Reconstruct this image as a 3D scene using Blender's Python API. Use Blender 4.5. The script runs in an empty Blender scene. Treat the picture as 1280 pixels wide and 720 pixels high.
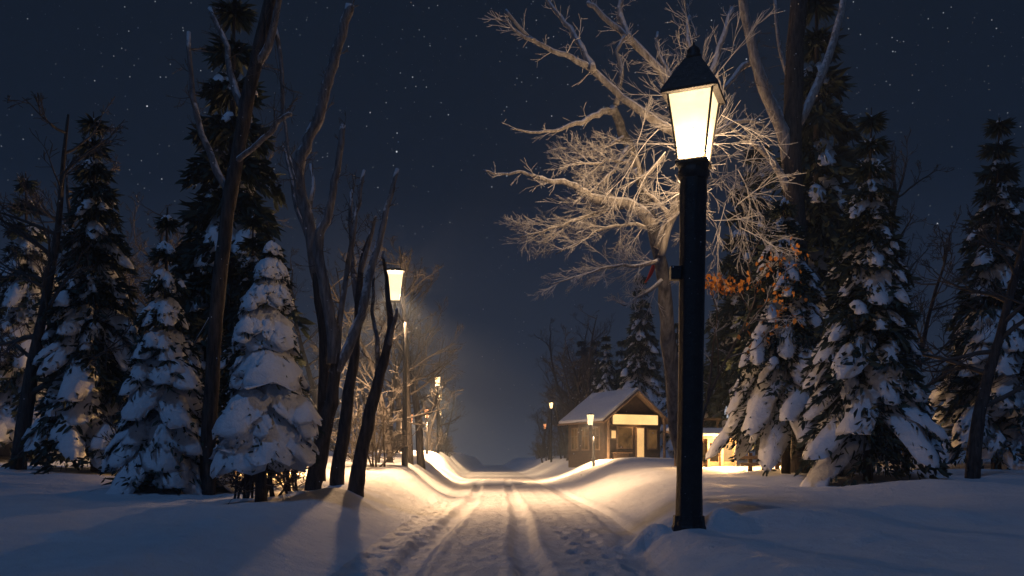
import bpy, math, random
from mathutils import Vector, Matrix, noise as mn

SC = bpy.context.scene
COL = SC.collection
R = math.radians
F, VX, VY, CH = 1100.0, 615.0, 577.0, 0.9     # focal length in pixels, vanishing point, eye height


def W(px, py, d):
    return Vector(((px - VX) / F * d, d, CH - (py - VY) / F * d))


def lerp(a, b, t):
    return a + (b - a) * t


def interp(tab, x):
    if x <= tab[0][0]:
        return tab[0][1]
    for (a, va), (b, vb) in zip(tab, tab[1:]):
        if x <= b:
            t = (x - a) / (b - a)
            t = t * t * (3 - 2 * t)
            return va + (vb - va) * t
    return tab[-1][1]


def smooth(t):
    t = max(0.0, min(1.0, t))
    return t * t * (3 - 2 * t)


# ------------------------------------------------------------------ object helpers
class MB:
    def __init__(s):
        s.v = []
        s.f = []

    def quad(s, a, b, c, d):
        n = len(s.v)
        s.v += [a, b, c, d]
        s.f.append((n, n + 1, n + 2, n + 3))

    def tri(s, a, b, c):
        n = len(s.v)
        s.v += [a, b, c]
        s.f.append((n, n + 1, n + 2))

    def box(s, c, size, rz=0.0):
        n = len(s.v)
        hx, hy, hz = size[0] / 2, size[1] / 2, size[2] / 2
        ca, sa = math.cos(rz), math.sin(rz)
        for z in (-hz, hz):
            for x, y in ((-hx, -hy), (hx, -hy), (hx, hy), (-hx, hy)):
                s.v.append(Vector((c[0] + x * ca - y * sa, c[1] + x * sa + y * ca, c[2] + z)))
        for q in ((0, 3, 2, 1), (4, 5, 6, 7), (0, 1, 5, 4), (1, 2, 6, 5), (2, 3, 7, 6), (3, 0, 4, 7)):
            s.f.append(tuple(n + i for i in q))

    def rings(s, rings, cap=True):
        """rings: list of lists of points, same count"""
        n0 = len(s.v)
        k = len(rings[0])
        for r in rings:
            s.v += r
        for i in range(len(rings) - 1):
            for j in range(k):
                a = n0 + i * k + j
                b = n0 + i * k + (j + 1) % k
                s.f.append((a, b, b + k, a + k))
        if cap:
            s.f.append(tuple(n0 + j for j in reversed(range(k))))
            e = n0 + (len(rings) - 1) * k
            s.f.append(tuple(e + j for j in range(k)))

    def tube(s, pts, rad, sides=6, rough=0.0, cap=True):
        rings = []
        ref = Vector((0.31, 0.17, 0.93))
        up = None
        for i, p in enumerate(pts):
            if i == 0:
                t = pts[1] - p
            elif i == len(pts) - 1:
                t = p - pts[i - 1]
            else:
                t = pts[i + 1] - pts[i - 1]
            if t.length < 1e-9:
                t = Vector((0, 0, 1))
            t = t.normalized()
            if up is None:
                up = ref - t * ref.dot(t)
                if up.length < 0.2:
                    up = Vector((1, 0, 0)) - t * t.x
                up.normalize()
            else:
                up = up - t * up.dot(t)
                up.normalize()
            side = t.cross(up)
            ring = []
            for j in range(sides):
                a = 2 * math.pi * j / sides
                r = rad[i]
                if rough:
                    q = p * 5.0 + Vector((math.cos(a), math.sin(a), 0)) * 1.3
                    r *= 1 + rough * (mn.noise(q) + 0.6 * mn.noise(q * 2.7))
                ring.append(p + up * (math.cos(a) * r) + side * (math.sin(a) * r))
            rings.append(ring)
        s.rings(rings, cap)

    def build(s, name, mat, parent=None, smooth_=True, bevel=0.0):
        me = bpy.data.meshes.new(name)
        me.from_pydata([tuple(v) for v in s.v], [], s.f)
        me.materials.append(mat)
        if smooth_:
            me.polygons.foreach_set("use_smooth", [True] * len(me.polygons))
        me.update()
        o = bpy.data.objects.new(name, me)
        COL.objects.link(o)
        if parent is not None:
            o.parent = parent
        if bevel:
            m = o.modifiers.new("Bevel", 'BEVEL')
            m.width = bevel
            m.segments = 2
            m.limit_method = 'ANGLE'
        return o


def tag(o, label=None, cat=None, group=None, kind=None):
    if label:
        o['label'] = label
    if cat:
        o['category'] = cat
    if group:
        o['group'] = group
    if kind:
        o['kind'] = kind
    return o


def thing(name, loc, label, cat, rz=0.0, group=None):
    o = bpy.data.objects.new(name, None)
    COL.objects.link(o)
    o.location = loc
    o.rotation_euler = (0, 0, rz)
    o.empty_display_size = 0.1
    return tag(o, label, cat, group)


def copy_tree(o, parent=None):
    c = o.copy()
    COL.objects.link(c)
    if parent is not None:
        c.parent = parent
    for ch in list(o.children):
        copy_tree(ch, c)
    return c


# ------------------------------------------------------------------ materials
def newmat(name):
    m = bpy.data.materials.new(name)
    m.use_nodes = True
    nt = m.node_tree
    return m, nt, nt.nodes, nt.links, nt.nodes['Principled BSDF']


def noise_node(N, L, scale, detail=4, rough=0.55, coord=None):
    t = N.new('ShaderNodeTexNoise')
    t.inputs['Scale'].default_value = scale
    t.inputs['Detail'].default_value = detail
    t.inputs['Roughness'].default_value = rough
    if coord is not None:
        L.new(coord, t.inputs['Vector'])
    return t


def ramp(N, L, fac, stops):
    r = N.new('ShaderNodeValToRGB')
    while len(r.color_ramp.elements) < len(stops):
        r.color_ramp.elements.new(0.5)
    for e, (p, c) in zip(r.color_ramp.elements, stops):
        e.position = p
        e.color = (*c, 1)
    L.new(fac, r.inputs['Fac'])
    return r


def bump(N, L, height, strength, dist=0.02, prev=None):
    b = N.new('ShaderNodeBump')
    b.inputs['Strength'].default_value = strength
    b.inputs['Distance'].default_value = dist
    L.new(height, b.inputs['Height'])
    if prev is not None:
        L.new(prev, b.inputs['Normal'])
    return b.outputs['Normal']


def mat_snow(name, c0, c1, scale=3.0, grain=0.5, lump=0.4, rough=0.6):
    m, nt, N, L, b = newmat(name)
    tc = N.new('ShaderNodeNewGeometry')
    n1 = noise_node(N, L, scale, 5, 0.6, tc.outputs['Position'])
    n2 = noise_node(N, L, 60, 3, 0.6, tc.outputs['Position'])
    r = ramp(N, L, n1.outputs['Fac'], [(0.3, c0), (0.7, c1)])
    L.new(r.outputs['Color'], b.inputs['Base Color'])
    b.inputs['Roughness'].default_value = rough
    b.inputs['Specular IOR Level'].default_value = 0.3
    n3 = noise_node(N, L, 9, 4, 0.6, tc.outputs['Position'])
    nn = bump(N, L, n3.outputs['Fac'], lump, 0.05)
    nn = bump(N, L, n2.outputs['Fac'], grain, 0.018, nn)
    L.new(nn, b.inputs['Normal'])
    return m


def mat_plain(name, c, rough=0.6, metal=0.0, var=0.3, scale=12.0, bmp=0.3):
    m, nt, N, L, b = newmat(name)
    tc = N.new('ShaderNodeTexCoord')
    n1 = noise_node(N, L, scale, 5, 0.6, tc.outputs['Object'])
    lo = tuple(x * (1 - var) for x in c)
    hi = tuple(min(1, x * (1 + var)) for x in c)
    r = ramp(N, L, n1.outputs['Fac'], [(0.3, lo), (0.7, hi)])
    L.new(r.outputs['Color'], b.inputs['Base Color'])
    b.inputs['Roughness'].default_value = rough
    b.inputs['Metallic'].default_value = metal
    if bmp:
        L.new(bump(N, L, n1.outputs['Fac'], bmp, 0.02), b.inputs['Normal'])
    return m


def mat_bark(name, c0, c1, snow_from=0.55, snow_col=(0.62, 0.62, 0.66), zstretch=0.18):
    """bark with settled snow on upward faces"""
    m, nt, N, L, b = newmat(name)
    g = N.new('ShaderNodeNewGeometry')
    mp = N.new('ShaderNodeMapping')
    mp.inputs['Scale'].default_value = (1, 1, zstretch)
    L.new(g.outputs['Position'], mp.inputs['Vector'])
    n1 = noise_node(N, L, 22, 6, 0.65, mp.outputs['Vector'])
    r = ramp(N, L, n1.outputs['Fac'], [(0.35, c0), (0.65, c1)])
    sx = N.new('ShaderNodeSeparateXYZ')
    L.new(g.outputs['Normal'], sx.inputs['Vector'])
    n2 = noise_node(N, L, 7, 4, 0.6, g.outputs['Position'])
    ad = N.new('ShaderNodeMath'); ad.operation = 'MULTIPLY_ADD'
    L.new(n2.outputs['Fac'], ad.inputs[0]); ad.inputs[1].default_value = 0.9
    L.new(sx.outputs['Z'], ad.inputs[2])
    mr = N.new('ShaderNodeMapRange')
    mr.inputs['From Min'].default_value = snow_from + 0.45
    mr.inputs['From Max'].default_value = snow_from + 0.6
    L.new(ad.outputs[0], mr.inputs['Value'])
    mx = N.new('ShaderNodeMix'); mx.data_type = 'RGBA'
    L.new(mr.outputs['Result'], mx.inputs['Factor'])
    L.new(r.outputs['Color'], mx.inputs['A'])
    mx.inputs['B'].default_value = (*snow_col, 1)
    L.new(mx.outputs['Result'], b.inputs['Base Color'])
    b.inputs['Roughness'].default_value = 0.85
    b.inputs['Specular IOR Level'].default_value = 0.2
    L.new(bump(N, L, n1.outputs['Fac'], 0.9, 0.03), b.inputs['Normal'])
    return m


def mat_glow(name, col, strength, transp=0.0, mottled=0.25, scale=5.0, frosted=0.0):
    """lit glass / lamp face: emits, lets the lamp behind it shine through"""
    m, nt, N, L, b = newmat(name)
    N.remove(b)
    out = N['Material Output']
    tc = N.new('ShaderNodeTexCoord')
    n1 = noise_node(N, L, scale, 4, 0.6, tc.outputs['Object'])
    r = ramp(N, L, n1.outputs['Fac'], [(0.3, tuple(c * (1 - mottled) for c in col)), (0.7, col)])
    e = N.new('ShaderNodeEmission')
    e.inputs['Strength'].default_value = strength
    L.new(r.outputs['Color'], e.inputs['Color'])
    sh = e.outputs[0]
    if frosted > 0:                      # frosted glass scatters the flame behind it
        tl = N.new('ShaderNodeBsdfTranslucent')
        tl.inputs['Color'].default_value = (frosted, frosted * 0.9, frosted * 0.7, 1)
        sa = N.new('ShaderNodeAddShader')
        L.new(sh, sa.inputs[0])
        L.new(tl.outputs[0], sa.inputs[1])
        sh = sa.outputs[0]
    if transp > 0:
        t = N.new('ShaderNodeBsdfTransparent')
        t.inputs['Color'].default_value = (1, 0.97, 0.9, 1)
        mx = N.new('ShaderNodeMixShader')
        mx.inputs['Fac'].default_value = transp
        L.new(sh, mx.inputs[1])
        L.new(t.outputs[0], mx.inputs[2])
        sh = mx.outputs[0]
    L.new(sh, out.inputs['Surface'])
    return m


def mat_planks(name, c0, c1, board=0.14, horizontal=True):
    m, nt, N, L, b = newmat(name)
    tc = N.new('ShaderNodeTexCoord')
    wv = N.new('ShaderNodeTexWave')
    wv.wave_type = 'BANDS'
    wv.bands_direction = 'Z' if horizontal else 'X'
    wv.wave_profile = 'SAW'
    wv.inputs['Scale'].default_value = 0.314 / board
    wv.inputs['Distortion'].default_value = 0.15
    L.new(tc.outputs['Object'], wv.inputs['Vector'])
    n1 = noise_node(N, L, 8, 6, 0.65, tc.outputs['Object'])
    r = ramp(N, L, n1.outputs['Fac'], [(0.3, c0), (0.7, c1)])
    L.new(r.outputs['Color'], b.inputs['Base Color'])
    b.inputs['Roughness'].default_value = 0.8
    L.new(bump(N, L, wv.outputs['Fac'], 0.8, 0.03), b.inputs['Normal'])
    return m


M = {
    'snow': mat_snow('snow_deep', (0.76, 0.78, 0.83), (0.86, 0.87, 0.90), 2.0, 1.0, 0.8),
    'road': mat_snow('snow_packed', (0.58, 0.58, 0.61), (0.80, 0.80, 0.83), 1.6, 1.0, 0.9, 0.5),
    'snowload': mat_snow('snow_load', (0.72, 0.74, 0.80), (0.86, 0.87, 0.91), 6.0, 0.5, 0.7),
    'needles': mat_plain('needles', (0.034, 0.050, 0.036), 0.8, 0, 0.5, 9),
    'bark_dark': mat_bark('bark_dark', (0.028, 0.025, 0.025), (0.105, 0.09, 0.083), 0.62),
    'bark_limb': mat_bark('bark_limb', (0.09, 0.088, 0.092), (0.25, 0.245, 0.255), 0.22, (0.66, 0.66, 0.70)),
    'bark_mid': mat_bark('bark_mid', (0.06, 0.05, 0.045), (0.17, 0.145, 0.13), 0.55),
    'bark_frost': mat_bark('bark_frost', (0.20, 0.185, 0.18), (0.46, 0.44, 0.43), 0.2, (0.72, 0.72, 0.75)),
    'twig_frost': mat_plain('twig_frost', (0.58, 0.57, 0.58), 0.8, 0, 0.35, 5, 0),
    'twig_dark': mat_plain('twig_dark', (0.075, 0.065, 0.06), 0.8, 0, 0.4, 5, 0),
    'iron': mat_plain('lamp_iron', (0.012, 0.012, 0.013), 0.55, 0.2, 0.5, 18, 0.5),
    'zinc': mat_plain('zinc', (0.06, 0.06, 0.062), 0.5, 0.3, 0.25, 9),
    'wood': mat_planks('wood_planks', (0.10, 0.062, 0.038), (0.21, 0.135, 0.08)),
    'wood_dark': mat_planks('wood_dark', (0.025, 0.018, 0.014), (0.07, 0.046, 0.033)),
    'trim': mat_plain('trim_wood', (0.16, 0.11, 0.075), 0.7, 0, 0.3, 8),
    'leaf': mat_plain('dry_leaf', (0.90, 0.27, 0.05), 0.7, 0, 0.55, 14),
    'ribbon': mat_plain('red_cloth', (0.65, 0.05, 0.02), 0.6, 0, 0.2, 8),
    'pane_near': mat_glow('pane_near', (1.0, 0.77, 0.41), 1.7, 0.35, 0.2, 7, 0.03),
    'pane_far': mat_glow('pane_far', (1.0, 0.78, 0.40), 2.2, 0.4, 0.1),
    'pane_small': mat_glow('pane_small', (1.0, 0.60, 0.24), 5.0, 0.3, 0.1),
    'pane_red': mat_glow('pane_red', (1.0, 0.36, 0.14), 1.4, 0.3, 0.1),
    'sign': mat_glow('sign_face', (1.0, 0.62, 0.23), 1.5, 0, 0.2, 1.2),
    'door_glow': mat_glow('door_glow', (1.0, 0.55, 0.20), 1.25, 0, 0.45, 1.0),
    'win_glow': mat_glow('win_glow', (1.0, 0.48, 0.16), 0.20, 0, 0.75, 2.2),
}


def mat_shade_patch():  # slate-blue colour standing in for the shadow band on the road
    m, nt, N, L, b = newmat('shade_tint')
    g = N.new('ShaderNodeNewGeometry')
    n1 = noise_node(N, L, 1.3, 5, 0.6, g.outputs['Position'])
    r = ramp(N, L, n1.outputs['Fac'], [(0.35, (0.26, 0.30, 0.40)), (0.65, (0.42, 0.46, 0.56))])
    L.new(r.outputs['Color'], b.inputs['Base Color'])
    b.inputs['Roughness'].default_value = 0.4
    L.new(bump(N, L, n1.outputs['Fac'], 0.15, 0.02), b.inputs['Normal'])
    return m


M['shade_tint'] = mat_shade_patch()


def mat_iron():
    m, nt, N, L, b = newmat('frosted_iron')
    tc = N.new('ShaderNodeTexCoord')
    n1 = noise_node(N, L, 14, 6, 0.7, tc.outputs['Object'])
    n2 = noise_node(N, L, 48, 3, 0.6, tc.outputs['Object'])
    r = ramp(N, L, n1.outputs['Fac'], [(0.35, (0.008, 0.008, 0.010)), (0.7, (0.028, 0.025, 0.025))])
    k = ramp(N, L, n2.outputs['Fac'], [(0.66, (0, 0, 0)), (0.74, (1, 1, 1))])
    mx = N.new('ShaderNodeMix'); mx.data_type = 'RGBA'
    L.new(k.outputs['Color'], mx.inputs['Factor'])
    L.new(r.outputs['Color'], mx.inputs['A'])
    mx.inputs['B'].default_value = (0.20, 0.21, 0.24, 1)
    L.new(mx.outputs['Result'], b.inputs['Base Color'])
    b.inputs['Roughness'].default_value = 0.5
    nn = bump(N, L, n1.outputs['Fac'], 0.7, 0.02)
    L.new(bump(N, L, n2.outputs['Fac'], 0.5, 0.006, nn), b.inputs['Normal'])
    return m


M['iron'] = mat_iron()

# ------------------------------------------------------------------ terrain
XL = [(2, -1.25), (9, -1.25), (20, -1.15), (40, -1.5), (70, -1.9), (400, -1.9)]
XR = [(2, 1.25), (7, 1.4), (9, 1.5), (11, 1.8), (16, 2.0), (40, 2.2), (400, 2.2)]
HL = [(0, 0.15), (5, 0.22), (9, 0.34), (13, 0.46), (18, 0.66), (24, 0.86), (35, 1.25), (50, 1.5), (100, 1.9), (400, 2.5)]
WL = [(0, 1.4), (8, 1.5), (13, 1.4), (20, 1.35), (35, 2.4), (400, 3)]
HR = [(0, 0.18), (6, 0.22), (8.5, 0.25), (12, 0.35), (20, 0.60), (30, 0.86), (38, 0.96), (50, 0.98), (100, 1.5), (400, 2.2)]
WR = [(0, 1.2), (8.5, 0.55), (12, 1.0), (20, 2.3), (30, 3.4), (45, 3.6), (400, 4)]
# local heaps: x, y, radius x, radius y, height
HEAPS = [(2.95, 9.0, 0.8, 0.42, 0.14), (4.3, 9.5, 1.1, 0.5, 0.16), (2.28, 8.75, 0.20, 0.20, 0.16), (1.99, 8.30, 0.16, 0.10, 0.035), (1.50, 8.75, 0.17, 0.18, 0.20),
         (1.66, 8.6, 0.10, 0.11, 0.08), (1.30, 8.9, 0.12, 0.12, 0.06), (1.5, 8.2, 0.25, 0.2, 0.04),
         (-2.6, 8.2, 0.16, 0.14, 0.07), (-2.2, 8.6, 0.10, 0.1, 0.05), (3.3, 7.6, 0.18, 0.15, 0.06), (3.1, 7.4, 0.09, 0.08, 0.05), (2.0, 6.9, 0.10, 0.1, 0.05), (-3.6, 7.4, 0.2, 0.16, 0.06), (-3.4, 9.3, 1.4, 0.6, 0.08), (-2.1, 12.4, 0.5, 0.4, 0.08), (7.5, 15, 1.8, 1.0, 0.10), (5.0, 17, 1.5, 1.2, -0.07),
         (5.6, 33, 2.2, 5, 0.12)]
rngp = random.Random(11)
PRINTS = []
y = 4.2
k = 0
while y < 22:
    PRINTS.append((-0.98 + (0.13 if k % 2 else -0.13) + rngp.uniform(-.05, .05), y, 0.03 + rngp.uniform(-.01, .015)))
    y += rngp.uniform(0.34, 0.46)
    k += 1
y = 4.8
while y < 12:
    PRINTS.append((1.0 + (0.12 if k % 2 else -0.12) + rngp.uniform(-.06, .06), y, 0.035))
    y += rngp.uniform(0.36, 0.5)
    k += 1


def rut(x, c, w, dep):
    q = (x - c) / w
    return -dep * math.exp(-q ** 4) + 0.28 * dep * math.exp(-((abs(q) - 1.55) / 0.45) ** 2)


def H(x, y):
    xl, xr = interp(XL, y), interp(XR, y)
    z = 0.0
    wob = 0.25 * mn.noise(Vector((x * 0.4, y * 0.25, 3.0)))
    if x < xl + 0.25:
        t = (xl + 0.25 - x) / interp(WL, y)
        z = interp(HL, y) * smooth(t + wob * min(1, t * 2)) + 0.02 * max(0, -x - 4)
        z += 0.10 * smooth(t) * mn.noise(Vector((x * 0.7, y * 0.45, 0))) + 0.03 * smooth(t) * mn.noise(Vector((x * 2.2, y * 1.7, 5)))
    elif x > xr - 0.12:
        t = (x - xr + 0.12) / interp(WR, y)
        z = interp(HR, y) * smooth(t + wob * min(1, t * 2)) + 0.02 * max(0, x - 6)
        z += 0.07 * smooth(t) * mn.noise(Vector((x * 0.6, y * 0.4, 9))) + 0.025 * smooth(t) * mn.noise(Vector((x * 2.4, y * 1.9, 7)))
    if y < 70:
        for hx, hy, rx, ry, hh in HEAPS:
            a = (x - hx) / rx
            b = (y - hy) / ry
            e = a * a + b * b
            if e < 9:
                z += hh * math.exp(-e)
        if -2.2 < x < 3:
            wv = 0.05 * mn.noise(Vector((0, y * 0.35, 1)))
            near = 1 - smooth((y - 30) / 25)
            lt = interp([(5, -0.76), (21, -0.47), (60, -0.6)], y) + wv
            rt = interp([(5, 0.25), (8, 0.33), (16, 0.5), (60, 0.9)], y) + wv
            brk = 0.75 + 0.5 * mn.noise(Vector((1, y * 0.8, 2)))
            z += near * (rut(x, lt, 0.13, 0.07 * brk) + rut(x, rt, 0.13, 0.075 * brk))
            z += near * rut(x, xr - 0.1, 0.15, 0.05 * brk)
            z += near * 0.5 * rut(x, rt + 0.75, 0.12, 0.03 * brk)
            for px, py, dp in PRINTS:
                a = (x - px) / 0.075
                b = (y - py) / 0.16
                e = a * a + b * b
                if e < 8:
                    z += -dp * math.exp(-e * e) + 0.4 * dp * math.exp(-(math.sqrt(e) - 1.5) ** 2 * 5)
            inroad = smooth((x - xl) / 0.3) * smooth((xr - x) / 0.3)
            z += inroad * (0.016 * mn.noise(Vector((x * 3.2, y * 1.5, 4))) + 0.010 * mn.noise(Vector((x * 8, y * 5, 6))))
        if y < 26:
            z += 0.009 * mn.noise(Vector((x * 6, y * 4, 2))) + 0.006 * mn.noise(Vector((x * 13, y * 9, 1)))
            z += 0.012 * mn.noise(Vector((x * 1.5 + y * 0.8, y * 4.5 - x, 12)))
    return z


def rows():
    ys = [-14, -9, -6, -4, -2, -1, 0, 0.6, 1.2, 1.8, 2.4]
    y = 3.0
    while y < 60:
        ys.append(y)
        y *= 1.0085
    while y < 215:
        ys.append(y)
        y *= 1.04
    return ys


def sheet(name, mat, colfn):
    ys = rows()
    v = []
    f = []
    k = None
    for y in ys:
        xs = colfn(y)
        k = len(xs)
        for x in xs:
            v.append((x, y, H(x, y)))
    for i in range(len(ys) - 1):
        for j in range(k - 1):
            a = i * k + j
            f.append((a, a + 1, a + k + 1, a + k))
    me = bpy.data.meshes.new(name)
    me.from_pydata(v, [], f)
    me.materials.append(mat)
    me.polygons.foreach_set("use_smooth", [True] * len(f))
    o = bpy.data.objects.new(name, me)
    COL.objects.link(o)
    o['kind'] = 'structure'
    return o


def off():
    s = [0.0]
    d = 0.04
    while s[-1] < 260:
        s.append(s[-1] + d)
        if s[-1] > 3.5:
            d *= 1.13
        elif s[-1] > 1.5:
            d = 0.07
    return s


OFF = off()
NR = 100
sheet('snowy_road', M['road'], lambda y: [lerp(interp(XL, y), interp(XR, y), i / NR) for i in range(NR + 1)])
sheet('snow_ground_beside_road', M['snow'], lambda y: [interp(XR, y) + s for s in OFF]).name = 'snow_ground'
sheet('snow_ground', M['snow'], lambda y: [interp(XL, y) - s for s in reversed(OFF)])

# bluish sheet across the road, a cast shadow put into its colour
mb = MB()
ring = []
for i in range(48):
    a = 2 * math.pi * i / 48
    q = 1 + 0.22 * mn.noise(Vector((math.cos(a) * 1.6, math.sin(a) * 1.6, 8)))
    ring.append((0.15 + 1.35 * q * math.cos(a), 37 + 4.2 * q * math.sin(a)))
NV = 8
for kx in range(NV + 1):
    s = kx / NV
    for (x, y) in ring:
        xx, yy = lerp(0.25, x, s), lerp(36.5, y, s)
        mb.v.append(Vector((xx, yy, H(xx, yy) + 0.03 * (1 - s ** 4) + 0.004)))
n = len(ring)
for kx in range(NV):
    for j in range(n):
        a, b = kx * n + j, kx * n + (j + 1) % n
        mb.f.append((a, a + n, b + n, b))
tag(mb.build('shade_patch', M['shade_tint']), kind='structure')


# ------------------------------------------------------------------ plants
def wander(rng, amt):
    return Vector((rng.gauss(0, amt), rng.gauss(0, amt), rng.gauss(0, amt)))


def grow(mb, rng, p, d, length, r, level, up=0.0, spread=0.7, kids=5, sides=3, bend=0.18, rmin=0.0025, first=0.15, shrink=0.55):
    """a recursive twig"""
    n = 5 if level > 0 else 4
    pts = [p.copy()]
    rad = [r]
    d = d.normalized()
    q = p.copy()
    dirs = []
    for i in range(n):
        d = (d + wander(rng, bend) + Vector((0, 0, up))).normalized()
        q = q + d * (length / n)
        pts.append(q.copy())
        rad.append(max(rmin, r * (1 - 0.75 * (i + 1) / n)))
        dirs.append(d.copy())
    mb.tube(pts, rad, sides if level < 2 else max(sides, 4), 0, False)
    if level <= 0:
        return
    for k in range(kids):
        t = first + (1 - first) * (k + rng.random()) / kids
        i = min(n - 1, int(t * n))
        pp = pts[i].lerp(pts[i + 1], t * n - i)
        dd = (dirs[i] * (1.0 - 0.3 * spread) + wander(rng, spread * 0.62)).normalized()
        grow(mb, rng, pp, dd, length * shrink * (1.15 - 0.55 * t) * rng.uniform(0.75, 1.25), max(rmin, rad[i] * 0.6), level - 1,
             up, spread, kids, sides, bend, rmin, first, shrink)


def poly(pix, d, dd=0.0, rng=None, wob=0.0, sub=3):
    """traced limb: pixels of the photo at distance d, leaning dd metres in depth along its length"""
    base = []
    n = len(pix)
    for i, (x, y) in enumerate(pix):
        base.append(W(x, y, d + dd * i / max(1, n - 1)))
    out = []
    for i in range(n - 1):
        p0 = base[max(0, i - 1)]
        p1, p2 = base[i], base[i + 1]
        p3 = base[min(n - 1, i + 2)]
        for s in range(sub):
            t = s / sub
            q = 0.5 * ((2 * p1) + (p2 - p0) * t + (2 * p0 - 5 * p1 + 4 * p2 - p3) * t * t + (3 * p1 - p0 - 3 * p2 + p3) * t ** 3)
            if rng and wob:
                q = q + wander(rng, wob)
            out.append(q)
    out.append(base[-1])
    return out


def rads(n, r0, r1, pw=1.0):
    return [r1 + (r0 - r1) * (1 - i / (n - 1)) ** pw for i in range(n)]


def limb(mb, pix, d, r0, r1, dd=0.0, rng=None, sides=8, wob=0.008, rough=0.22):
    pts = poly(pix, d, dd, rng, wob)
    mb.tube(pts, rads(len(pts), r0, r1), sides, rough)
    return pts


def dress(mb, rng, pts, n, length, r, up=0.0, level=2, spread=0.7, kids=4, t0=0.2, side=None, rmin=0.0025, shrink=0.55):
    """twigs along a limb"""
    for k in range(n):
        t = t0 + (1 - t0) * (k + rng.random()) / n
        i = min(len(pts) - 2, int(t * (len(pts) - 1)))
        dd = (pts[i + 1] - pts[i]).normalized()
        v = dd * 0.7 + wander(rng, 0.6)
        if side is not None:
            v += side
        grow(mb, rng, pts[i], v, length * rng.uniform(0.6, 1.3) * (1.1 - 0.5 * t), r, level, up, spread, kids, 3, 0.10, rmin, 0.12, shrink)


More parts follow.
